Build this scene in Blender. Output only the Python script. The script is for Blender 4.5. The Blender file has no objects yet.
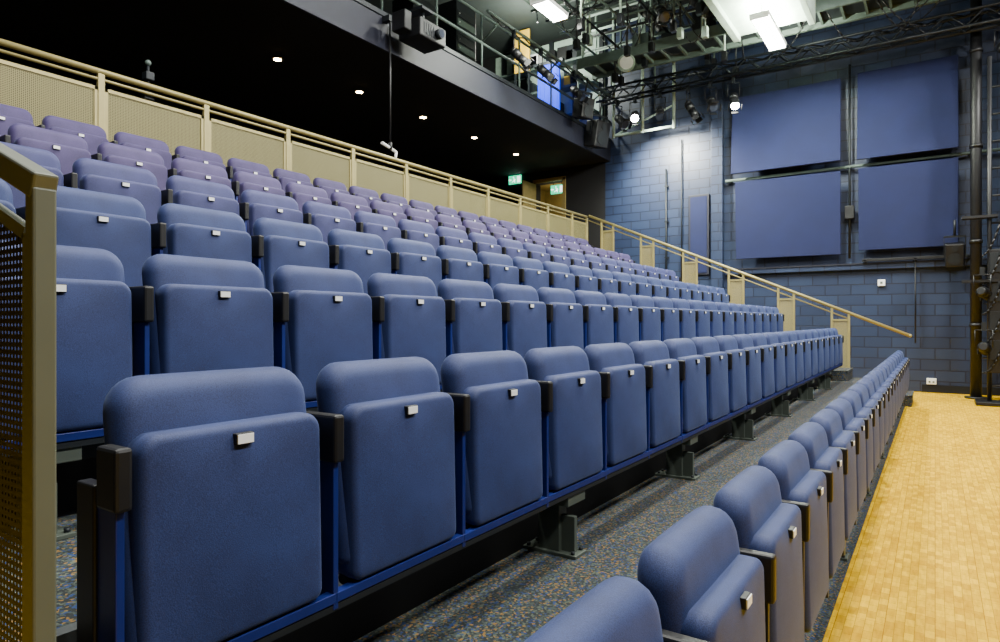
import bpy, bmesh, math, random
from mathutils import Vector, Matrix
random.seed(7)
S=bpy.context.scene
H=1.30  # camera height; heights measured from the stage floor

# ------------------------------------------------------------------ materials
def srgb(r,g,b):
    f=lambda c:(c/255/12.92) if c/255<=0.04045 else ((c/255+0.055)/1.055)**2.4
    return (f(r),f(g),f(b),1)
def newmat(name):
    m=bpy.data.materials.new(name); m.use_nodes=True
    nt=m.node_tree; b=nt.nodes['Principled BSDF']
    return m,nt,b
def plain(name,col,rough=.6,metal=0,var=.12,scale=8,bump=0,emis=None,es=0):
    m,nt,b=newmat(name)
    n=nt.nodes.new('ShaderNodeTexNoise'); n.inputs['Scale'].default_value=scale; n.inputs['Detail'].default_value=4
    tc=nt.nodes.new('ShaderNodeTexCoord'); nt.links.new(tc.outputs['Object'],n.inputs['Vector'])
    r=nt.nodes.new('ShaderNodeValToRGB')
    r.color_ramp.elements[0].position=.3; r.color_ramp.elements[1].position=.7
    r.color_ramp.elements[0].color=tuple(c*(1-var) for c in col[:3])+(1,)
    r.color_ramp.elements[1].color=tuple(min(1,c*(1+var)) for c in col[:3])+(1,)
    nt.links.new(n.outputs['Fac'],r.inputs['Fac']); nt.links.new(r.outputs['Color'],b.inputs['Base Color'])
    b.inputs['Roughness'].default_value=rough; b.inputs['Metallic'].default_value=metal
    if bump:
        bp=nt.nodes.new('ShaderNodeBump'); bp.inputs['Strength'].default_value=bump; bp.inputs['Distance'].default_value=.004
        nt.links.new(n.outputs['Fac'],bp.inputs['Height']); nt.links.new(bp.outputs['Normal'],b.inputs['Normal'])
    if emis:
        b.inputs['Emission Color'].default_value=emis; b.inputs['Emission Strength'].default_value=es
    return m
def fabric(name,c1,c2):
    m,nt,b=newmat(name)
    tc=nt.nodes.new('ShaderNodeTexCoord')
    n=nt.nodes.new('ShaderNodeTexNoise'); n.inputs['Scale'].default_value=420; n.inputs['Detail'].default_value=2
    n2=nt.nodes.new('ShaderNodeTexNoise'); n2.inputs['Scale'].default_value=7; n2.inputs['Detail'].default_value=3
    nt.links.new(tc.outputs['Object'],n.inputs['Vector']); nt.links.new(tc.outputs['Object'],n2.inputs['Vector'])
    a=nt.nodes.new('ShaderNodeMath'); a.operation='MULTIPLY_ADD'; a.inputs[1].default_value=.4
    nt.links.new(n2.outputs['Fac'],a.inputs[0])
    a2=nt.nodes.new('ShaderNodeMath'); a2.operation='MULTIPLY'; a2.inputs[1].default_value=.6
    nt.links.new(n.outputs['Fac'],a2.inputs[0]); nt.links.new(a2.outputs[0],a.inputs[2])
    r=nt.nodes.new('ShaderNodeValToRGB'); r.color_ramp.elements[0].position=.38; r.color_ramp.elements[1].position=.62
    r.color_ramp.elements[0].color=c1; r.color_ramp.elements[1].color=c2
    nt.links.new(a.outputs[0],r.inputs['Fac']); nt.links.new(r.outputs['Color'],b.inputs['Base Color'])
    b.inputs['Roughness'].default_value=.7
    b.inputs['Sheen Weight'].default_value=.12; b.inputs['Sheen Roughness'].default_value=.4
    b.inputs['Sheen Tint'].default_value=(.45,.6,1,1)
    bp=nt.nodes.new('ShaderNodeBump'); bp.inputs['Strength'].default_value=.25; bp.inputs['Distance'].default_value=.0015
    nt.links.new(n.outputs['Fac'],bp.inputs['Height']); nt.links.new(bp.outputs['Normal'],b.inputs['Normal'])
    return m
M={}
M['fab']=fabric('fabric_blue',srgb(19,33,76),srgb(37,54,106))
M['fabe']=fabric('fabric_blue_violet_lit',srgb(28,34,76),srgb(50,53,106))  # faint share of the upper rows' violet light mixed into the colour
M['fabp']=fabric('fabric_violet_lit',srgb(45,36,76),srgb(68,56,104))  # violet cast of the light on the top rows, put into the colour
M['blue']=plain('steel_blue_paint',srgb(12,32,104),.45,.1)
M['blk']=plain('black_plastic',srgb(9,10,14),.5)
M['blackpaint']=plain('black_paint',srgb(10,10,13),.85)
M['dark']=plain('dark_steel',srgb(28,33,38),.5,.3)
M['ped']=plain('pedestal_grey_paint',srgb(80,88,80),.5,.2)
M['white']=plain('label_white',srgb(245,247,246),.4,0,.02)
M['gold']=plain('rail_champagne_paint',srgb(158,146,94),.4,.2,.06)
M['olive']=plain('rail_olive_paint',srgb(92,97,84),.5,.1,.06)
M['nose']=plain('aluminium_nosing',srgb(76,80,80),.5,.4)
M['grey']=plain('grey_structure',srgb(88,104,98),.6,.1)
M['lt']=plain('light_grey_paint',srgb(160,180,168),.6)
M['fascia']=plain('fascia_navy',srgb(18,21,38),.6)
M['panel']=plain('panel_navy',srgb(11,23,68),.85,0,.08,3)
M['ceil']=plain('ceiling_dark',srgb(36,44,42),.8)
M['lamp']=plain('lamp_bloom_glow',srgb(255,255,255),.3,emis=(1,1,.88,1),es=90)
M['down']=plain('downlight_glow',srgb(255,230,180),.3,emis=(1,.62,.25,1),es=90)
M['green']=plain('exit_green',srgb(0,140,80),.4,emis=(0,.75,.36,1),es=2.0)
M['signw']=plain('exit_white',srgb(255,255,255),.4,emis=(.9,1,.92,1),es=3)
M['bclothe']=plain('blue_cloth_glow',srgb(20,50,190),.8,emis=(.01,.05,.9,1),es=1.6)  # emission added to brighten the cloth; it is no lamp
M['yel']=plain('yellow_panel',srgb(200,160,40),.7)
M['door']=plain('door_ochre',srgb(146,128,74),.6)
M['lens']=plain('lens_glow',srgb(255,255,240),.2,emis=(1,1,.9,1),es=80)
M['glass']=plain('lens_dark',srgb(50,56,70),.15)

def carpet():
    m,nt,b=newmat('carpet_speckled')
    tc=nt.nodes.new('ShaderNodeTexCoord')
    v=nt.nodes.new('ShaderNodeTexVoronoi'); v.inputs['Scale'].default_value=130
    nt.links.new(tc.outputs['Object'],v.inputs['Vector'])
    sep=nt.nodes.new('ShaderNodeSeparateColor'); nt.links.new(v.outputs['Color'],sep.inputs[0])
    r=nt.nodes.new('ShaderNodeValToRGB'); cr=r.color_ramp; cr.interpolation='CONSTANT'
    cr.elements[0].position=0; cr.elements[0].color=srgb(30,37,38)
    cr.elements[1].position=.38; cr.elements[1].color=srgb(56,67,64)
    for p,c in ((.64,srgb(84,92,78)),(.76,srgb(30,58,108)),(.89,srgb(130,98,46))):
        e=cr.elements.new(p); e.color=c
    nt.links.new(sep.outputs[0],r.inputs['Fac'])
    n=nt.nodes.new('ShaderNodeTexNoise'); n.inputs['Scale'].default_value=5; nt.links.new(tc.outputs['Object'],n.inputs['Vector'])
    mx=nt.nodes.new('ShaderNodeMix'); mx.data_type='RGBA'; mx.blend_type='MULTIPLY'; mx.inputs[0].default_value=.4
    nt.links.new(r.outputs['Color'],mx.inputs[6]); nt.links.new(n.outputs['Fac'],mx.inputs[7])
    nt.links.new(mx.outputs[2],b.inputs['Base Color']); b.inputs['Roughness'].default_value=.95
    return m
M['carpet']=carpet()

def wood():
    """mosaic parquet: short fingers, each with its own tone, grouped in blocks"""
    m,nt,b=newmat('parquet_mosaic')
    tc=nt.nodes.new('ShaderNodeTexCoord')
    def brick(w,h,off,c1,c2,mo,ms):
        br=nt.nodes.new('ShaderNodeTexBrick'); br.inputs['Scale'].default_value=1
        br.inputs['Brick Width'].default_value=w; br.inputs['Row Height'].default_value=h; br.inputs['Mortar Size'].default_value=ms
        br.offset=off; br.inputs['Color1'].default_value=c1; br.inputs['Color2'].default_value=c2; br.inputs['Mortar'].default_value=mo
        nt.links.new(tc.outputs['Object'],br.inputs['Vector']); return br
    a=brick(.075,.036,.41,(.90,.56,.0,1),(.62,.34,.0,1),(.34,.17,.0,1),.0009)
    c=brick(.36,.18,.5,(1,1,1,1),(.84,.82,.7,1),(.65,.52,.3,1),.0018)
    mp=nt.nodes.new('ShaderNodeMapping'); mp.inputs['Scale'].default_value=(8,40,1)
    nt.links.new(tc.outputs['Object'],mp.inputs['Vector'])
    n=nt.nodes.new('ShaderNodeTexNoise'); n.inputs['Scale'].default_value=1.5; n.inputs['Detail'].default_value=5
    nt.links.new(mp.outputs[0],n.inputs['Vector'])
    rr=nt.nodes.new('ShaderNodeValToRGB'); rr.color_ramp.elements[0].color=(.6,.5,.3,1); rr.color_ramp.elements[1].color=(1,1,1,1)
    rr.color_ramp.elements[0].position=.32; rr.color_ramp.elements[1].position=.6
    nt.links.new(n.outputs['Fac'],rr.inputs['Fac'])
    mx=nt.nodes.new('ShaderNodeMix'); mx.data_type='RGBA'; mx.blend_type='MULTIPLY'; mx.inputs[0].default_value=.5
    nt.links.new(a.outputs['Color'],mx.inputs[6]); nt.links.new(rr.outputs['Color'],mx.inputs[7])
    m2=nt.nodes.new('ShaderNodeMix'); m2.data_type='RGBA'; m2.blend_type='MULTIPLY'; m2.inputs[0].default_value=.8
    nt.links.new(mx.outputs[2],m2.inputs[6]); nt.links.new(c.outputs['Color'],m2.inputs[7])
    nt.links.new(m2.outputs[2],b.inputs['Base Color']); b.inputs['Roughness'].default_value=.6
    b.inputs['Specular IOR Level'].default_value=.05
    return m
M['wood']=wood()

def blockwall():
    m,nt,b=newmat('painted_blockwork_blue')
    tc=nt.nodes.new('ShaderNodeTexCoord'); sp=nt.nodes.new('ShaderNodeSeparateXYZ'); cb=nt.nodes.new('ShaderNodeCombineXYZ')
    nt.links.new(tc.outputs['Object'],sp.inputs[0]); nt.links.new(sp.outputs[1],cb.inputs[0]); nt.links.new(sp.outputs[2],cb.inputs[1])
    br=nt.nodes.new('ShaderNodeTexBrick'); br.inputs['Scale'].default_value=1
    br.inputs['Brick Width'].default_value=.45; br.inputs['Row Height'].default_value=.2; br.inputs['Mortar Size'].default_value=.011
    br.inputs['Color1'].default_value=srgb(37,51,80); br.inputs['Color2'].default_value=srgb(29,41,68); br.inputs['Mortar'].default_value=srgb(18,25,46)
    nt.links.new(cb.outputs[0],br.inputs['Vector'])
    nt.links.new(br.outputs['Color'],b.inputs['Base Color']); b.inputs['Roughness'].default_value=.45
    bp=nt.nodes.new('ShaderNodeBump'); bp.invert=True; bp.inputs['Strength'].default_value=.6; bp.inputs['Distance'].default_value=.01
    nt.links.new(br.outputs['Fac'],bp.inputs['Height']); nt.links.new(bp.outputs['Normal'],b.inputs['Normal'])
    return m
M['block']=blockwall()

def perforated(name,col,pitch,rad,axis):
    """sheet metal with a grid of round holes (see-through)"""
    m,nt,b=newmat(name)
    b.inputs['Base Color'].default_value=col; b.inputs['Roughness'].default_value=.55; b.inputs['Metallic'].default_value=.1
    tc=nt.nodes.new('ShaderNodeTexCoord'); sp=nt.nodes.new('ShaderNodeSeparateXYZ'); nt.links.new(tc.outputs['Object'],sp.inputs[0])
    def cell(o):
        a=nt.nodes.new('ShaderNodeMath'); a.operation='ADD'; a.inputs[1].default_value=50*pitch; nt.links.new(o,a.inputs[0])
        d=nt.nodes.new('ShaderNodeMath'); d.operation='MODULO'; d.inputs[1].default_value=pitch; nt.links.new(a.outputs[0],d.inputs[0])
        s=nt.nodes.new('ShaderNodeMath'); s.operation='SUBTRACT'; s.inputs[1].default_value=pitch/2; nt.links.new(d.outputs[0],s.inputs[0])
        p=nt.nodes.new('ShaderNodeMath'); p.operation='POWER'; p.inputs[1].default_value=2; 
        ab=nt.nodes.new('ShaderNodeMath'); ab.operation='ABSOLUTE'; nt.links.new(s.outputs[0],ab.inputs[0]); nt.links.new(ab.outputs[0],p.inputs[0])
        return p.outputs[0]
    a=cell(sp.outputs[axis]); c=cell(sp.outputs[2])
    ad=nt.nodes.new('ShaderNodeMath'); ad.operation='ADD'; nt.links.new(a,ad.inputs[0]); nt.links.new(c,ad.inputs[1])
    lt=nt.nodes.new('ShaderNodeMath'); lt.operation='LESS_THAN'; lt.inputs[1].default_value=rad*rad; nt.links.new(ad.outputs[0],lt.inputs[0])
    tr=nt.nodes.new('ShaderNodeBsdfTransparent'); mix=nt.nodes.new('ShaderNodeMixShader')
    out=nt.nodes['Material Output']
    nt.links.new(lt.outputs[0],mix.inputs[0]); nt.links.new(b.outputs[0],mix.inputs[1]); nt.links.new(tr.outputs[0],mix.inputs[2]); nt.links.new(mix.outputs[0],out.inputs[0])
    return m
M['perfx']=perforated('perforated_sheet_back',srgb(134,127,84),.014,.0045,0)
M['perfy']=perforated('perforated_sheet_side',srgb(24,24,22),.010,.0022,1)
M['perfyl']=perforated('perforated_sheet_stair',srgb(156,144,92),.014,.004,1)

# ------------------------------------------------------------------ mesh builder
class MB:
    def __init__(s): s.bm=bmesh.new(); s.mats=[]
    def mi(s,k):
        if k not in s.mats: s.mats.append(k)
        return s.mats.index(k)
    def box(s,lo,hi,k,bev=0,rot=None,smooth=False):
        lo=Vector(lo);hi=Vector(hi);c=(lo+hi)/2;d=hi-lo
        mat=Matrix.Translation(c)@(rot.to_4x4() if rot else Matrix.Identity(4))@Matrix.Diagonal((d.x,d.y,d.z,1))
        r=bmesh.ops.create_cube(s.bm,size=1,matrix=mat); vs=r['verts']
        fs={f for v in vs for f in v.link_faces}
        i=s.mi(k)
        for f in fs: f.material_index=i
        if bev:
            es={e for v in vs for e in v.link_edges}
            rr=bmesh.ops.bevel(s.bm,geom=list(es),offset=bev,segments=2,affect='EDGES',profile=.5)
            for f in rr['faces']: f.material_index=i
    def cyl(s,p1,p2,r,k,r2=None,seg=12):
        p1=Vector(p1);p2=Vector(p2);d=p2-p1;L=d.length
        if L<1e-6:return
        q=d.to_track_quat('Z','Y').to_matrix().to_4x4()
        res=bmesh.ops.create_cone(s.bm,cap_ends=True,segments=seg,radius1=r,radius2=r if r2 is None else r2,depth=L,matrix=Matrix.Translation((p1+p2)/2)@q)
        i=s.mi(k)
        for f in {f for v in res['verts'] for f in v.link_faces}:
            f.material_index=i
            if len(f.verts)==4: f.smooth=True
    def cable(s,p1,p2,sag,r,k,n=8):
        p1=Vector(p1);p2=Vector(p2); pr=p1
        for i in range(1,n+1):
            u=i/n; p=p1.lerp(p2,u)-Vector((0,0,sag*4*u*(1-u))); s.cyl(pr,p,r,k,seg=6); pr=p
    def ball(s,c,r,k,scale=(1,1,1)):
        res=bmesh.ops.create_uvsphere(s.bm,u_segments=14,v_segments=8,radius=r,matrix=Matrix.Translation(c)@Matrix.Diagonal((*scale,1)))
        i=s.mi(k)
        for f in {f for v in res['verts'] for f in v.link_faces}: f.material_index=i; f.smooth=True
    def poly(s,pts,k):
        vs=[s.bm.verts.new(p) for p in pts]; f=s.bm.faces.new(vs); f.material_index=s.mi(k); return f
    def pillow(s,w,z0,z1,t,rt,rb,re,bulge,fn,k):
        """upholstered pad: rounded-rect outline, rolled edges, crowned front; fn(x,y,z)->Vector"""
        h=z1-z0; N=6
        def outline(d):
            pts=[]
            for (sx,sz,r,a0) in ((1,1,rt,0),(-1,1,rt,90),(-1,-1,rb,180),(1,-1,rb,270)):
                R=max(r-d,.003)
                cx=sx*(w/2-d-R); cz=sz*(h/2-d-R)
                for j in range(N+1):
                    a=math.radians(a0+90*j/N); pts.append((cx+R*math.cos(a),cz+R*math.sin(a)))
            out=[]; n=len(pts)
            for j in range(n):
                out.append(pts[j])
                if (j+1)%(N+1)==0:
                    q=pts[(j+1)%n]
                    for u in (.2,.4,.6,.8): out.append((pts[j][0]*(1-u)+q[0]*u,pts[j][1]*(1-u)+q[1]*u))
            return out
        bx=w/2-re; bz=h/2-re
        def crown(x,z):
            u=max(0,1-(x/bx)**2); v=max(0,1-(z/bz)**2)
            return (u**.8)*(v**.8)
        base=outline(re); rings=[]
        for sc in (.2,.4,.6,.8,.93): rings.append([(x*sc,t/2+bulge*.2*crown(x*sc,z*sc),z*sc) for x,z in base])
        for j in range(0,11):
            ph=math.radians(90-180*j/10)
            d=re*(1-math.cos(ph)); y=(t/2-re)*(1 if math.sin(ph)>.001 else -1 if math.sin(ph)<-.001 else 0)+re*math.sin(ph)
            rings.append([(x,y,z) for x,z in outline(d)])
        for sc in (.93,.8,.6,.4,.2): rings.append([(x*sc,-t/2-bulge*crown(x*sc,z*sc),z*sc) for x,z in base])
        i=s.mi(k); V=[]
        for rg in rings: V.append([s.bm.verts.new(fn(x,y,z+(z0+z1)/2)) for x,y,z in rg])
        n=len(V[0])
        for a,b2 in zip(V[:-1],V[1:]):
            for j in range(n):
                f=s.bm.faces.new((a[j],a[(j+1)%n],b2[(j+1)%n],b2[j])); f.material_index=i; f.smooth=True
        c1=s.bm.verts.new(fn(0,t/2+bulge*.2,(z0+z1)/2)); c2=s.bm.verts.new(fn(0,-t/2-bulge,(z0+z1)/2))
        for j in range(n):
            f=s.bm.faces.new((c1,V[0][(j+1)%n],V[0][j])); f.material_index=i; f.smooth=True
            f=s.bm.faces.new((c2,V[-1][j],V[-1][(j+1)%n])); f.material_index=i; f.smooth=True
    def mesh(s,name):
        bmesh.ops.recalc_face_normals(s.bm,faces=s.bm.faces)
        me=bpy.data.meshes.new(name); s.bm.to_mesh(me); s.bm.free()
        for k in s.mats: me.materials.append(M[k])
        return me
    def obj(s,name,loc=(0,0,0)):
        o=bpy.data.objects.new(name,s.mesh(name)); S.collection.objects.link(o); o.location=loc; return o
def simple(name,lo,hi,k,bev=0):
    b=MB(); b.box(lo,hi,k,bev); return b.obj(name)

# ------------------------------------------------------------------ constants
Y0=.465; DY=.865; DZ=.338; NR=7; X0=.83; P=.52; NS=21
XW=14.2; XR=12.5
CT=8.3
def tz(n): return DZ*n

# ------------------------------------------------------------------ seats
def seat_mesh(name,fab,left,ped,front):
    b=MB()
    def fb(x,y,z):
        u=(z-.34)/.52
        yy=y-.075+.075*u-.007*(abs(x)/.24)**2
        return Vector((x+.008,yy,z))
    b.pillow(.452,.34,.853,.095,.07,.03,.044,.010,fb,fab)
    def fs(x,y,z):
        u=(z-.318)/.42
        return Vector((x+.006,y-.088+.010*u-.004,z))
    b.pillow(.424,.306,.748,.078,.042,.028,.020,.012,fs,fab)
    # seat number plate
    b.box((-.018,-.134,.705),(.024,-.120,.729),'blk',.002)
    b.box((-.0155,-.1365,.7075),(.0215,-.1335,.7265),'white')
    # hinge barrel below the pan
    b.cyl((-.2,-.075,.306),(.2,-.075,.306),.014,'dark')
    for sx in ((1,-1) if left else (1,)):
        x=sx*.26 if sx>0 else -.240
        b.box((x-.016,-.135,.62),(x+.016,-.005 if sx>0 else -.06,.735),'blk',.007)
        b.box((x-.008,-.12,.262),(x+.008,-.05,.62),'dark' if front else 'blue',.002)
        b.box((x-.014,-.05,.30),(x+.014,.02,.66),'blk',.004)
    if not front:
        b.box((-.26,-.122,.278),(.26,-.095,.302),'blue',.002)
        b.box((-.26,-.118,.258),(.26,-.02,.274),'dark')
    b.box((-.26,-.02,.20),(.26,.045,.26),'dark',.002)
    if ped:
        y0=-.06 if front else -.13
        b.box((-.05,y0,0),(.05,.12,.014),'ped',.002)
        b.box((-.032,-.045,.01),(.032,.055,.215),'ped',.003)
        b.box((-.075,y0+.02,.215),(.075,.07,.262),'ped',.003)
        if not front: b.box((-.012,-.105,.012),(.012,-.04,.16),'ped',.002)
        for px,py in ((-.035,y0+.02),(.035,y0+.02),(-.035,.1),(.035,.1)):
            b.cyl((px,py,.012),(px,py,.026),.009,'dark',seg=6)
    return b.mesh(name)
cache={}
for n in range(NR):
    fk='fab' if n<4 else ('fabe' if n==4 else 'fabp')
    for k in range(NS):
        key=(fk,k==0,k%3==0,n==0)
        if key not in cache: cache[key]=seat_mesh('theatre_seat',*key)
        o=bpy.data.objects.new('theatre_seat',cache[key]); S.collection.objects.link(o)
        o.location=(X0+P*k+(.045 if n==0 else 0),Y0+DY*n-(.012 if n==0 else 0),tz(n)+(.006 if n==0 else 0))
        o.rotation_euler=(0,0,math.radians(random.uniform(-.6,.6)))
# ------------------------------------------------------------------ tiers
for n in range(1,NR):
    y1=Y0+DY*n-.745; y2=y1+DY if n<NR-1 else 6.25
    b=MB()
    b.box((.30,y1,0),(XR+.06,y2,tz(n)-.012),'blackpaint')
    b.box((.30,y1+.03,tz(n)-.012),(XR+.06,y2,tz(n)),'carpet')
    b.box((.30,y1-.006,tz(n)-.035),(XR+.06,y1+.03,tz(n)+.0),'nose')
    b.box((11.62,y1-.29,tz(n-1)),(XR-.06,y1-.007,tz(n-1)+DZ/2),'carpet')
    b.box((11.62,y1-.30,tz(n-1)+DZ/2-.03),(XR-.06,y1-.27,tz(n-1)+DZ/2+.003),'nose')
    b.obj('seating_tier')
simple('floor_front_carpet',(.30,.38,-.01),(XR+.06,Y0+DY-.745,.006),'carpet')
simple('floor',(-2.5,-7.5,-.12),(XW+.4,10.6,0),'wood')

# ------------------------------------------------------------------ room shell
b=MB(); b.box((XW,-7.5,0),(XW+.25,6.5,CT),'block'); b.obj('wall_far')
b=MB()
b.box((XW,6.5,0),(XW+.25,7.62,CT),'blackpaint'); b.box((XW,8.42,0),(XW+.25,10.5,CT),'blackpaint')
b.box((XW,7.62,4.78),(XW+.25,8.42,CT),'blackpaint'); b.box((XW,7.62,0),(XW+.25,8.42,2.03),'blackpaint')
b.obj('wall_far_rear')
simple('wall_back',(-2.5,10.5,0),(XW+1.6,10.7,CT),'blackpaint')
simple('wall_left',(-2.7,-7.5,0),(-2.5,10.5,CT),'blackpaint')
simple('wall_stage',(-2.5,-7.7,0),(XW+.25,-7.5,CT),'blackpaint')
simple('ceiling',(-2.7,-7.7,CT),(XW+1.6,10.7,CT+.2),'ceil')
simple('floor_rear_walkway',(-2.4,6.25,1.85),(XW,10.5,2.03),'blackpaint')
b=MB(); b.box((XW+.25,7.3,1.9),(XW+1.5,7.35,4.9),'door'); b.box((XW+1.5,7.3,1.9),(XW+1.55,9.0,4.9),'door'); b.box((XW+.25,7.3,1.9),(XW+1.5,9,2.03),'dark'); b.box((XW+.25,9,1.9),(XW+1.5,9.05,4.9),'door');b.box((XW+.25,7.3,4.9),(XW+1.55,9.05,4.95),'door'); b.obj('wall_lobby')
b=MB()
for lo,hi in (((XW-.03,7.55,2.03),(XW-.001,7.64,4.85)),((XW-.03,8.40,2.03),(XW-.001,8.49,4.85)),((XW-.03,7.55,4.78),(XW-.001,8.49,4.87))):
    b.box(lo,hi,'door',.004)
b.box((XW-.62,8.40,2.05),(XW-.03,8.44,4.76),'door',.004)
b.cyl((XW-.5,8.37,3.05),(XW-.5,8.37,3.35),.012,'nose')
b.obj('door_1')
simple('baseboard_far',(XW-.03,-7.4,0),(XW-.001,.2,.14),'blackpaint')

# exit signs
def exit_sign(loc,rod=.05):
    b=MB()
    b.box((-.03,-.19,-.11),(.0,.19,.11),'green',.004)
    for s in (-.12,.12): b.cyl((-.015,s,.11),(-.015,s,.11+rod),.008,'dark',seg=6)
    x=-.032
    def q(pts): b.poly([(x,p[0],p[1]) for p in pts],'signw')
    q([(-.17,-.08),(-.07,-.08),(-.07,.08),(-.17,.08)])
    q([(-.03,0),(.03,.035),(.05,.02),(0,-.03)]); q([(.0,-.02),(.03,-.03),(.0,-.08),(-.02,-.07)]); q([(.03,-.02),(.09,-.05),(.085,-.07),(.01,-.03)])
    b.ball((x,.04,.06),.017,'signw',(.3,1,1))
    q([(.10,-.012),(.15,-.012),(.15,-.04),(.178,.0),(.15,.04),(.15,.012),(.10,.012)])
    return b.obj('exit_sign',loc)
exit_sign((XW-.01,9.02,H+3.65),.005); exit_sign((XW+.15,7.86,H+3.30),.06)

# gallery / soffit
b=MB()
b.box((-2.4,6.40,H+3.77),(XW-.01,10.48,H+3.95),'blackpaint')
b.box((-2.4,6.36,H+3.77),(XW-.01,6.46,H+4.27),'fascia',.005)
b.box((-2.4,6.34,H+4.22),(XW-.01,6.48,H+4.29),'dark',.004)
b.box((-2.4,6.46,H+4.1),(XW-.01,10.48,H+4.2),'dark')
b.obj('gallery_soffit')
b=MB()
for z in (4.72,5.2): b.cyl((-2.4,6.40,H+z),(XW-.02,6.40,H+z),.024,'grey')
for i in range(12): b.cyl((.6+1.2*i,6.40,H+4.29),(.6+1.2*i,6.40,H+5.2),.02,'grey')
b.obj('gallery_railing')
b=MB()
b.box((XW-.06,6.5,H+4.21),(XW-.01,9.6,H+6.9),'lt')
for y in (6.55,7.25,7.9,8.6,9.3): b.box((XW-.14,y-.05,H+4.21),(XW-.06,y+.05,H+6.9),'dark')
for z in (4.9,5.6,6.2): b.box((XW-.4,6.6,H+z),(XW-.06,9.3,H+z+.05),'grey')
for i in range(30):
    y=6.7+random.random()*2.4; z=random.choice((4.95,5.65,4.21,6.25)); s=.1+random.random()*.2
    b.box((XW-.38,y,H+z),(XW-.14,y+s,H+z+s*1.3),random.choice(('blk','dark','grey','yel','white','lt')))
b.obj('gallery_shelving')
b=MB(); b.box((XW-1.1,7.15,H+4.21),(XW-1.02,7.72,H+5.95),'bclothe',.02); b.box((XW-1.12,7.05,H+5.93),(XW-1.0,7.82,H+6.0),'dark')
for i in range(5): b.box((XW-1.115,7.19+.11*i,H+4.21),(XW-1.095,7.22+.11*i,H+5.93),'bclothe',.004)
b.obj('blue_cloth_banner')
b=MB(); b.box((XW-1.1,7.95,H+5.9),(XW-1.04,8.36,H+6.9),'yel',.01)
for y in (7.97,8.34): b.box((XW-1.09,y-.02,H+4.205),(XW-1.05,y+.02,H+5.92),'dark')
b.obj('yellow_board')
for x,hh,k in ((8.4,1.4,'dark'),(9.6,1.8,'dark')):
    b=MB(); b.box((0,0,0),(.62,.5,hh),k,.015)
    for i in range(int(hh/.16)-1):
        b.box((.03,-.012,.05+i*.16),(.59,0,.17+i*.16),('blk','dark','grey')[i%3],.003)
        b.ball((.08,-.014,.11+i*.16),.012,'white')
    b.obj('equipment_rack',(x,7.4,H+4.205))

# downlights
for i in range(1,6):
    x=4.38+1.6*i
    b=MB(); b.cyl((0,0,-.014),(0,0,0),.085,'dark',seg=24); b.cyl((0,0,-.018),(0,0,-.012),.055,'down',seg=20)
    b.obj('downlight',(x,7.85,H+3.77))
    L=bpy.data.lights.new('downlight_bulb','SPOT'); L.energy=30; L.color=(1,.8,.55); L.spot_size=1.6; L.spot_blend=.6; L.shadow_soft_size=.04
    o=bpy.data.objects.new('downlight_bulb',L); S.collection.objects.link(o); o.location=(x,7.85,H+3.72)

# ------------------------------------------------------------------ back railing
b=MB()
YR=6.15; zt=H+2.21
b.cyl((.32,YR,zt),(XR,YR,zt),.027,'gold'); b.cyl((.32,YR,zt-.07),(XR,YR,zt-.07),.014,'gold')
xs=[.82+1.0*i for i in range(12)]+[XR]
for x in xs:
    b.box((x-.028,YR-.02,2.032),(x+.028,YR+.02,zt-.02),'gold',.004)
for a,c in zip(xs[:-1],xs[1:]):
    lo,hi=2.15,zt-.14
    for (l,h) in (((a+.03,YR-.012,lo),(c-.03,YR+.012,lo+.03)),((a+.03,YR-.012,hi-.03),(c-.03,YR+.012,hi)),((a+.03,YR-.012,lo),(a+.055,YR+.012,hi)),((c-.055,YR-.012,lo),(c-.03,YR+.012,hi))):
        b.box(l,h,'gold')
    b.box((a+.055,YR-.002,lo+.03),(c-.055,YR+.002,hi-.03),'perfx')
b.obj('back_railing')

# ------------------------------------------------------------------ far stair handrail
b=MB()
def hz(y): return H-.24+(y-.34)*.4286
b.cyl((XR,.34,hz(.34)),(XR,6.1,hz(6.1)),.027,'gold'); b.ball((XR,.34,hz(.34)),.03,'gold')
b.cyl((XR,1.2,hz(1.2)-.1),(XR,6.1,hz(6.1)-.1),.012,'gold')
for n in range(1,NR):
    y=Y0+DY*n+.02; w=.13; z=tz(n)
    for s in (-w,w): b.box((XR-.02,y+s-.018,z),(XR+.02,y+s+.018,hz(y+s)-.02),'gold',.003)
    b.box((XR-.002,y-w+.018,z+.12),(XR+.002,y+w-.018,hz(y)-.18),'perfyl')
    b.box((XR-.015,y-w,z+.1),(XR+.015,y+w,z+.13),'gold'); b.box((XR-.015,y-w,hz(y)-.19),(XR+.015,y+w,hz(y)-.16),'gold')
b.obj('stair_handrail')

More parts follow.
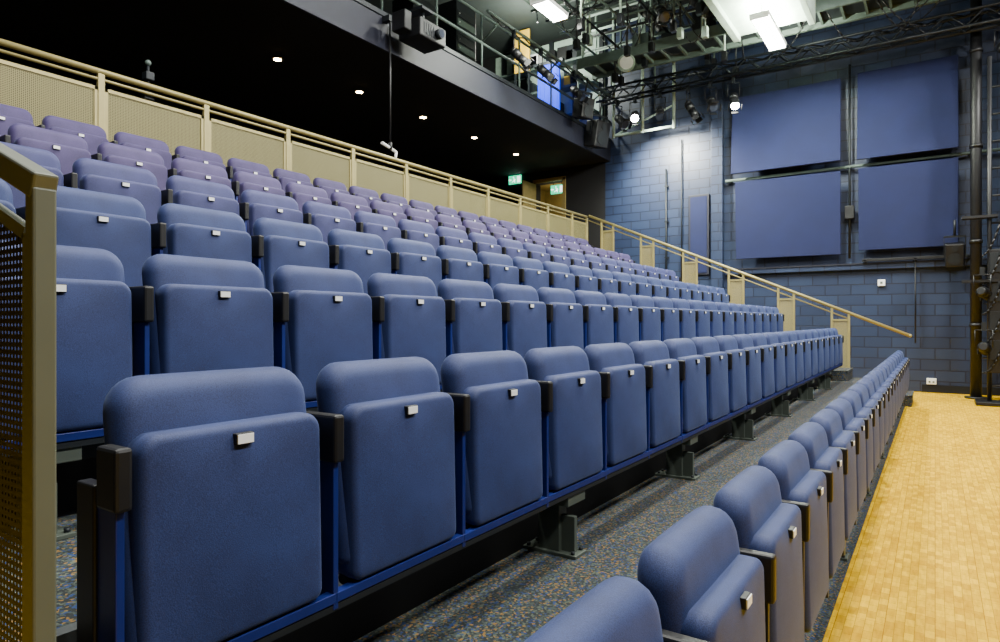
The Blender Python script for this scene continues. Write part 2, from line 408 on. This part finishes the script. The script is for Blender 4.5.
# ------------------------------------------------------------------ near side guard rail
b=MB()
XG=.345; YG=.90
def gz(y): return H+.165+(y-YG)*.39
b.box((XG-.013,YG-.012,.006),(XG+.013,YG+.012,gz(YG)-.005),'olive',.003)
ang=math.atan(.39)
yb=5.9
mid=Vector((XG,(YG+yb)/2,(gz(YG)+gz(yb))/2)); Lr=math.hypot(yb-YG,gz(yb)-gz(YG))
R=Matrix.Rotation(ang,3,'X')
b.box(mid-Vector((.014,Lr/2+.012,.016)),mid+Vector((.014,Lr/2+.012,.016)),'olive',.003,R)
for i in range(1,7):
    y=YG+DY*i-.05
    if y<5.95: b.box((XG-.012,y-.012,tz(i)),(XG+.012,y+.012,gz(y)-.01),'olive',.003)
ys=[YG]+[YG+DY*i-.05 for i in range(1,6)]
for i,(a,c) in enumerate(zip(ys[:-1],ys[1:])):
    a+=.034;c-=.02
    bot=tz(i+1)-.5 if i else .12
    f=b.poly([(XG,a,bot),(XG,c,bot+.1),(XG,c,gz(c)-.07),(XG,a,gz(a)-.07)],'perfy')
    b.box((XG-.006,a-.010,bot),(XG+.006,a+.004,gz(a)-.07),'olive')
    m1=Vector((XG,(a+c)/2,(gz(a)+gz(c))/2-.07)); l=math.hypot(c-a,gz(c)-gz(a))
    b.box(m1-Vector((.006,l/2,.008)),m1+Vector((.006,l/2,.008)),'olive',0,R)
    for zz in (.3,1.2): b.box((XG-.005,a-.03,bot+zz),(XG+.005,a,bot+zz+.03),'olive')
b.obj('side_guard_rail')

# ------------------------------------------------------------------ far wall acoustic panels and fittings
def wall_panel(ylo,yhi,zlo,zhi,tilt):
    b=MB(); w=(yhi-ylo)/2; h=(zhi-zlo)/2
    b.box((-.02,-w,-h),(.02,w,h),'panel',.008)
    for s in (-.6,.6):
        b.box((.02,s*w-.03,-h*.8),(.05,s*w+.03,h*.8),'dark')
        b.cyl((.04,s*w,0),(.2,s*w,0),.02,'dark')
    o=b.obj('acoustic_panel',(XW-.26,(ylo+yhi)/2,H+(zlo+zhi)/2)); o.rotation_euler=(math.radians(random.uniform(-.5,.5)),math.radians(tilt),0)
wall_panel(1.50,3.52,3.04,4.66,6); wall_panel(-.34,1.22,3.02,4.70,6)
wall_panel(1.50,3.44,1.28,2.86,-4); wall_panel(-.34,1.20,1.33,2.86,-4)
b=MB(); b.cyl((XW-.14,-3,H+2.95),(XW-.14,3.68,H+2.95),.028,'grey')
for y in (-2,-.5,1.36,3.6): b.cyl((XW-.14,y,H+2.95),(XW-.002,y,H+2.95),.02,'dark')
b.cyl((XW-.14,1.36,H+1.2),(XW-.14,1.36,H+4.9),.022,'dark'); b.box((XW-.2,1.28,H+1.95),(XW-.1,1.44,H+2.2),'blk',.01); b.obj('panel_support_pipe')
b=MB(); b.box((XW-.1,-7,H+.98),(XW-.001,3.7,H+1.08),'block',.004); b.box((XW-.12,-7,H+1.075),(XW-.001,3.7,H+1.1),'fascia'); b.obj('trim_wall_ledge')
simple('wall_pilaster',(XW-.16,3.74,0),(XW-.001,3.98,8.2),'block',.01)
b=MB(); b.box((XW-.05,4.05,H+1.0),(XW-.001,4.5,H+2.75),'fascia',.01); b.box((XW-.06,4.1,H+1.05),(XW-.045,4.45,H+2.7),'panel'); b.obj('wall_hatch_panel')
b=MB(); b.cyl((XW-.05,5.0,H+.2),(XW-.05,5.0,H+3.4),.02,'dark'); b.cyl((XW-.05,4.65,H+.8),(XW-.05,4.65,H+4),.014,'dark')
for z in (.6,1.4,2.2,3.0): b.box((XW-.07,4.96,H+z),(XW-.001,5.04,H+z+.03),'dark')
b.obj('wall_conduit')
b=MB(); b.box((XW-.05,-.02,.15),(XW-.001,.13,.26),'white',.006); b.box((XW-.055,.01,.18),(XW-.049,.04,.21),'grey'); b.box((XW-.055,.07,.18),(XW-.049,.1,.21),'grey'); b.obj('wall_socket')
b=MB(); b.box((XW-.06,.78,H+.66),(XW-.001,.9,H+.78),'white',.006); b.box((XW-.065,.82,H+.70),(XW-.06,.86,H+.74),'grey'); b.obj('wall_switch')
b=MB(); b.box((XW-.19,-.6,H+1.12),(XW-.13,1.15,H+1.17),'blk',.004)
for y in (-.5,.3,1.1): b.box((XW-.19,y-.02,H+1.11),(XW-.001,y+.02,H+1.15),'blk')
b.cyl((XW-.14,.3,H+1.12),(XW-.14,.3,H-.4),.012,'blk'); b.obj('wall_bracket_bar')

# ------------------------------------------------------------------ lanterns and speakers
def lantern(name,loc,yaw,pitch,glow=False,s=1.0):
    b=MB()
    b.cyl((0,0,0),(.14,0,0),.085*s,'blk',seg=16); b.cyl((.14,0,0),(.34*s,0,0),.075*s,'blk',r2=.09*s,seg=16)
    b.cyl((.335*s,0,0),(.345*s,0,0),.08*s,'lens' if glow else 'glass',seg=16)
    b.cyl((-.06,0,0),(0,0,0),.05*s,'blk',r2=.085*s,seg=16)
    for a in (0,90,180,270):
        y=math.cos(math.radians(a)); z=math.sin(math.radians(a))
        c=Vector((.37*s,y*.12*s,z*.12*s)); hw=.006+.06*s*abs(z); hh=.006+.06*s*abs(y)
        b.box(c-Vector((.045*s,hw,hh)),c+Vector((.045*s,hw,hh)),'blk')
    rot=(Matrix.Rotation(math.radians(yaw),4,'Z')@Matrix.Rotation(math.radians(pitch),4,'Y'))
    bmesh.ops.transform(b.bm,matrix=rot,verts=b.bm.verts)
    sd=Matrix.Rotation(math.radians(yaw),4,'Z')@Vector((0,1,0))
    for q in (-.11*s,.11*s):
        p=sd*q; b.cyl(p,p+Vector((0,0,.26)),.009,'blk',seg=6)
    b.cyl(sd*-.11*s+Vector((0,0,.26)),sd*.11*s+Vector((0,0,.26)),.009,'blk',seg=6)
    b.box((-.03,-.03,.25),(.03,.03,.38),'dark')
    return b.obj(name,loc)
def speaker(loc,yaw,w=.35,h=.55,d=.35):
    b=MB(); b.box((-d/2,-w/2,-h/2),(d/2,w/2,h/2),'blk',.02)
    b.cyl((d/2,0,-h*.15),(d/2+.012,0,-h*.15),w*.36,'dark',seg=20); b.cyl((d/2,0,h*.28),(d/2+.012,0,h*.28),w*.16,'dark',seg=16)
    for s in (-1,1): b.box((-.03,s*(w/2+.012)-.006,-.05),(.03,s*(w/2+.012)+.006,h/2+.12),'dark')
    b.box((-.03,-w/2-.018,h/2+.1),(.03,w/2+.018,h/2+.13),'dark'); b.cyl((0,0,h/2+.12),(0,0,h/2+.4),.02,'dark')
    o=b.obj('loudspeaker',loc); o.rotation_euler=(0,.2,yaw); return o
def truss(name,p1,p2,w,k='grey'):
    b=MB(); p1=Vector(p1);p2=Vector(p2);d=p2-p1; L=d.length; u=d/L
    side=Vector((0,0,1)).cross(u)*w/2; up=Vector((0,0,w/2))
    cs=[side+up,-side+up,side-up,-side-up]
    for c in cs: b.cyl(p1+c,p2+c,.026,k,seg=8)
    n=int(L/w)
    for i in range(n):
        a=p1+u*(L*i/n); e=p1+u*(L*(i+1)/n)
        for c1,c2 in ((0,1),(2,3),(0,2),(1,3)):
            if i%2: c1,c2=c2,c1
            b.cyl(a+cs[c1],e+cs[c2],.013,k,seg=6)
    return b.obj(name)
truss('lighting_truss',(13.2,-6.5,H+4.95),(13.2,6.2,H+4.95),.26,'dark')
truss('lighting_truss',(11.0,-6.5,H+6.0),(11.0,6.2,H+6.0),.35)
truss('lighting_truss',(2.0,4.6,H+6.45),(13.6,4.6,H+6.45),.35)
truss('lighting_truss',(8.0,-1.2,H+6.45),(14.0,-1.2,H+6.45),.35)
for y,yaw,p,g in ((5.75,-120,40,False),(5.35,201,30,True),(4.8,200,40,False),(4.2,-90,60,False),(3.75,-150,40,False),(3.3,201,50,True),(-.9,200,45,False)):
    lantern('stage_lantern',(13.2,y,H+4.43),yaw,p,g)
for y,yaw in ((4.0,220),(3.4,250),(.9,170),(.4,200),(-.1,190),(-.8,200)):
    lantern('stage_lantern',(11.0,y,H+5.44),yaw,45)
for x,yaw in ((6.5,-80),(7.4,-90),(8.3,-60),(10.0,-70),(11.7,-110),(12.6,-90)):
    lantern('stage_lantern',(x,4.6,H+5.89),yaw,50)
b=MB(); b.cyl((8.6,6.0,H+5.0),(13.9,6.0,H+5.0),.026,'grey')
for x in (9,11,13): b.cyl((x,6.0,H+5.0),(x,6.38,H+4.75),.018,'grey')
for i in range(30):
    b.cyl((8.7+.17*i,6.0,H+4.97-.03*(i%3)),(8.87+.17*i,6.0,H+4.97-.03*((i+1)%3)),.012,'blk',seg=6)
b.obj('gallery_lighting_bar')
for x,yaw in ((9.4,-60),(10.3,-80),(11.6,-100)):
    lantern('stage_lantern',(x,6.0,H+4.62),yaw,45,False,.9)
# rigging grid: crossing pipes, drop arms and slung cables over the far end
b=MB()
for i in range(9):
    x=9.2+.55*i; b.cyl((x,3.1,H+5.72+.03*(i%2)),(x,6.2,H+5.72+.03*(i%2)),.024,('grey','dark')[i%2],seg=8)
for i in range(6):
    y=3.25+.55*i; b.cyl((8.6,y,H+5.66),(13.9,y,H+5.66),.024,('dark','grey')[i%2],seg=8)
for i in range(22):
    x=9.2+random.random()*4.5; y=3.25+.55*random.randrange(6)
    z=4.75+random.random()*.6
    b.cyl((x,y,H+z),(x,y,7.65),.02,random.choice(('grey','dark','lt')),seg=8)
    b.box((x-.06,y-.05,H+z-.1),(x+.06,y+.05,H+z+.08),random.choice(('blk','dark','lt')),.01)
for i in range(26):
    x=9.2+random.random()*4; y=3.2+random.random()*2.6
    b.cable((x,y,H+5.7),(x+random.uniform(-1,1),y+random.uniform(-.8,.8),H+5.7),random.uniform(.15,.6),.011,'blk')
for i in range(14):
    y=-3+random.random()*6
    b.cable((12.4,y,H+5.3),(13.2,y+random.uniform(-1,1),H+5.05),random.uniform(.1,.35),.012,'blk')
b.obj('rigging_grid')
# catwalk along the far wall
b=MB()
b.box((12.2,-6.5,H+5.35),(12.85,6.2,H+5.42),'dark')
for i in range(36): b.box((12.15,-6.4+.35*i,H+5.29),(12.9,-6.36+.35*i,H+5.35),'grey')
for x in (12.17,12.88): b.box((x-.03,-6.5,H+5.25),(x+.03,6.2,H+5.45),'grey')
for z in (5.85,6.3):
    for x in (12.2,12.85): b.cyl((x,-6.5,H+z),(x,6.2,H+z),.024,'lt')
for i in range(11):
    for x in (12.2,12.85): b.cyl((x,-6.3+1.24*i,H+5.35),(x,-6.3+1.24*i,CT-.005),.022,'lt')
for i in range(18):
    b.box((12.3,-5.5+.6*i,H+5.42),(12.7,-5.15+.6*i,H+5.6+.12*(i%4)),('blk','dark','grey')[i%3],.01)
b.obj('catwalk')
# big service bridge above the seating
b=MB()
b.box((2.5,1.75,H+5.12),(12.1,2.95,H+5.2),'lt'); b.box((2.5,2.9,H+5.02),(12.1,3.02,H+5.75),'lt',.01); b.box((2.5,1.68,H+5.02),(12.1,1.78,H+5.75),'lt',.01)
for i in range(6):
    for y in (1.73,2.96): b.cyl((3+1.7*i,y,H+5.6),(3+1.7*i,y,CT-.005),.03,'grey')
b.obj('service_bridge')
b=MB()
for y in (.1,3.9):
    b.box((-2,y-.1,7.7),(XW-.01,y+.1,7.72),'grey'); b.box((-2,y-.012,7.72),(XW-.01,y+.012,8.1),'grey'); b.box((-2,y-.1,8.1),(XW-.01,y+.1,8.12),'grey')
for x in (2,5.5,9,12.6):
    b.box((x-.1,-7,8.12),(x+.1,6.3,CT-.002),'grey')
b.obj('ceiling_beams')
b=MB(); b.cyl((3,5.7,H+6.5),(11.9,5.7,H+6.5),.2,'lt',seg=20)
for i in range(9): b.cyl((3.5+i,5.7,H+6.5),(3.54+i,5.7,H+6.5),.215,'grey',seg=20)
b.obj('ventilation_duct')
def strip(x1,x2,y,z,n=2,e=90,up=0):
    b=MB(); b.box((x1,y-.15,z),(x2,y+.15,z+.06),'white',.008)
    b.box((x1+.03,y-.12,z-.035),(x2-.03,y+.12,z+.002),'lamp',.015)  # glowing face widened to stand in for bloom around the tubes
    for xx in (x1+.015,x2-.015): b.box((xx-.015,y-.14,z-.04),(xx+.015,y+.14,z),'white',.003)
    for x in (x1+.2,x2-.2): b.cyl((x,y,z+.06),(x,y,z+.25),.01,'dark')
    b.obj('fluorescent_light')
    L=bpy.data.lights.new('fluorescent_glow','AREA'); L.shape='RECTANGLE'; L.size=x2-x1; L.size_y=.25; L.energy=e; L.color=(.97,1,.86)
    o=bpy.data.objects.new('fluorescent_glow',L); S.collection.objects.link(o); o.location=((x1+x2)/2,y,z-.06)
    if up:
        L=bpy.data.lights.new('fill_uplight','AREA'); L.shape='RECTANGLE'; L.size=x2-x1; L.size_y=.2; L.energy=up; L.color=(.96,1,.80)  # added upward light, brightens the structure above the tubes
        o=bpy.data.objects.new('fill_uplight',L); S.collection.objects.link(o); o.location=((x1+x2)/2,y,z+.07); o.rotation_euler=(math.pi,0,0)
strip(10.75,12.2,2.3,H+4.80,3,420,420); strip(8.75,9.5,5.15,H+5.0,2,150,80)
b=MB()
for x,y in ((13.55,6.0),(13.55,4.62),(13.5,5.3)): b.cyl((x,y,H+4.1),(x,y,CT-.005),.035,'lt')
b.cyl((13.55,4.62,H+4.15),(13.55,6.0,H+4.15),.03,'lt'); b.cyl((13.55,4.62,H+4.6),(13.55,6.0,H+4.15),.02,'lt')
b.obj('hanging_pipe_frame')
b=MB(); b.cyl((0,0,0),(-.05,0,0),.17,'lt',seg=28); b.cyl((-.05,0,0),(-.06,0,0),.13,'white',seg=28); b.cyl((0,0,0),(.12,0,0),.05,'dark'); b.cyl((.1,0,0),(.1,0,.66),.02,'dark')
bmesh.ops.rotate(b.bm,cent=(0,0,0),matrix=Matrix.Rotation(math.radians(22),3,'Z'),verts=b.bm.verts)
b.obj('round_floodlight',(11.9,5.0,H+5.02))
speaker((12.9,6.1,H+4.05),math.radians(-110),.4,.55,.36)
speaker((12.0,5.98,H+4.35),math.radians(-110),.32,.4,.3)
speaker((13.75,-.28,H+1.15),math.radians(180),.28,.4,.3)
b=MB(); b.box((-.28,-.2,-.13),(.28,.2,.13),'blk',.02); b.cyl((.1,-.2,0),(.1,-.27,0),.07,'dark',seg=20); b.cyl((.1,-.27,0),(.1,-.275,0),.055,'glass',seg=20)
b.cyl((0,0,.13),(0,0,.34),.03,'dark'); b.box((-.12,-.1,.32),(.12,.345,.36),'dark')
for i in range(5): b.box((-.2+.05*i,-.205,-.08),(-.18+.05*i,-.2,.08),'dark')
b.box((-.36,-.05,-.05),(-.28,.05,.05),'dark',.01); b.box((-.5,-.12,-.1),(-.36,.12,.16),'blk',.015)
b.obj('projector',(7.0,6.0,H+4.02))
b=MB(); b.cyl((0,0,0),(0,0,1.8),.014,'blk',seg=8); b.cyl((-.16,0,.04),(.12,0,-.03),.022,'white'); b.cyl((.12,0,-.03),(.1,0,-.14),.02,'white'); b.cyl((0,0,-.02),(0,0,.08),.03,'blk'); b.box((-.04,-.02,1.75),(.04,.11,1.83),'dark')
b.obj('hanging_lamp',(6.6,6.24,H+2.38))
b=MB(); b.cyl((0,0,-.05),(0,0,.26),.012,'dark'); b.box((-.05,-.03,-.08),(.05,.03,.0),'dark',.005); b.box((-.04,-.045,.10),(.04,.045,.18),'dark',.01); b.ball((0,0,.27),.028,'grey'); b.obj('rail_spotlight',(3.27,6.21,zt-.03))

# ------------------------------------------------------------------ stage-side column and boom
b=MB(); b.cyl((13.5,-.57,0),(13.5,-.57,CT-.01),.08,'blk',seg=16); b.cyl((13.5,-.57,0),(13.5,-.57,.03),.16,'blk',seg=20)
for z in (1.2,2.6,4.2,5.8): b.cyl((13.5,-.57,z),(13.5,-.57,z+.06),.095,'blk',seg=16)
b.obj('steel_column')
b=MB()
for x,y in ((12.6,-.70),(12.6,-1.0)):
    b.cyl((x,y,0),(x,y,5.4),.03,'blk')
for i in range(12): b.cyl((12.6,-.70,.3+.42*i),(12.6,-1.0,.3+.42*i),.016,'blk',seg=8)
b.box((12.35,-1.25,0),(12.85,-.52,.06),'blk',.01)
for z in (1.9,2.9): b.box((12.5,-.8,z),(12.7,-.35,z+.04),'blk')
for i in range(5): b.cable((12.55,-.6,.5+.45*i),(12.5,-.85,.9+.5*i),.12,.014,'blk')
b.box((12.55,-.95,.5),(12.75,-.68,2.4),'blk',.01)
for z in (.7,1.15,1.6,2.05): b.box((12.53,-.92,z),(12.55,-.70,z+.3),'dark',.004)
b.obj('lighting_boom_stand')
for z,yaw,p,y in ((.9,-10,10,-.62),(1.75,-20,10,-.6)):
    lantern('boom_lantern',(12.42,y,z),yaw,p,False,1.0)
simple('stage_drape',(13.3,-3.6,0),(13.4,-.95,6.0),'blackpaint')

# ------------------------------------------------------------------ fill lights, added out of view to even the lighting
def area(name,loc,tgt,size,e,col=(1,.99,.95)):
    b=MB(); s=size/2  # invented flood housing around each added fill light
    b.box((-s,-s,.02),(s,s,.10),'blk',.01)
    for a in (-1,1):
        b.box((a*s-.01,-s,-.10),(a*s+.01,s,.03),'blk'); b.box((-s,a*s-.01,-.10),(s,a*s+.01,.03),'blk')
    b.box((-.03,-.03,.1),(.03,.03,.25),'dark')
    o=b.obj(name,loc)
    d=Vector(tgt)-Vector(loc); q=d.to_track_quat('-Z','Y'); o.rotation_euler=q.to_euler()
    L=bpy.data.lights.new(name+'_lamp','AREA'); L.size=size*.95; L.energy=e; L.color=col
    l=bpy.data.objects.new('lamp',L); S.collection.objects.link(l); l.parent=o; l.location=(0,0,0)
for x in (0.8,4.5,8.2,11.4):
    area('fill_floodlight',(x,-3.2,6.9),(x+.4,3.4,1.2),.7,370)
for x in (2,6,9.8):
    area('overhead_fill_light',(x,.7,7.5),(x,1.6,0),.6,330,(1,.99,.9))
for x in (1.5,5,8.0):
    area('overhead_fill_light',(x,3.4,7.4),(x,3.8,2.0),.5,320)
L=bpy.data.lights.new('gallery_worklight','POINT'); L.energy=340; L.color=(.95,1,.85); L.shadow_soft_size=.1
o=bpy.data.objects.new('gallery_worklight',L); S.collection.objects.link(o); o.location=(12.2,7.4,H+6.2)
L=bpy.data.lights.new('lobby_light','POINT'); L.energy=7; L.color=(1,.85,.5); L.shadow_soft_size=.1
o=bpy.data.objects.new('lobby_light',L); S.collection.objects.link(o); o.location=(XW+.9,8.3,4.5)
L=bpy.data.lights.new('wall_spot','SPOT'); L.energy=1500; L.color=(1,1,.85); L.spot_size=2.1; L.spot_blend=.8; L.shadow_soft_size=.08
o=bpy.data.objects.new('wall_spot',L); S.collection.objects.link(o); o.location=(12.95,5.05,H+4.1)
o.rotation_euler=(Vector((14.2,4.7,H+2.8))-Vector(o.location)).to_track_quat('-Z','Y').to_euler()

w=bpy.data.worlds.new('world'); S.world=w; w.use_nodes=True
w.node_tree.nodes['Background'].inputs[0].default_value=(.5,.55,.65,1); w.node_tree.nodes['Background'].inputs[1].default_value=.05

# ------------------------------------------------------------------ camera
c=bpy.data.cameras.new('camera'); c.sensor_width=36; c.lens=23.4; c.clip_start=.02; c.clip_end=100
o=bpy.data.objects.new('camera',c); S.collection.objects.link(o); o.location=(0,0,H)
o.rotation_euler=(math.radians(90),0,math.radians(33.8-90)); S.camera=o
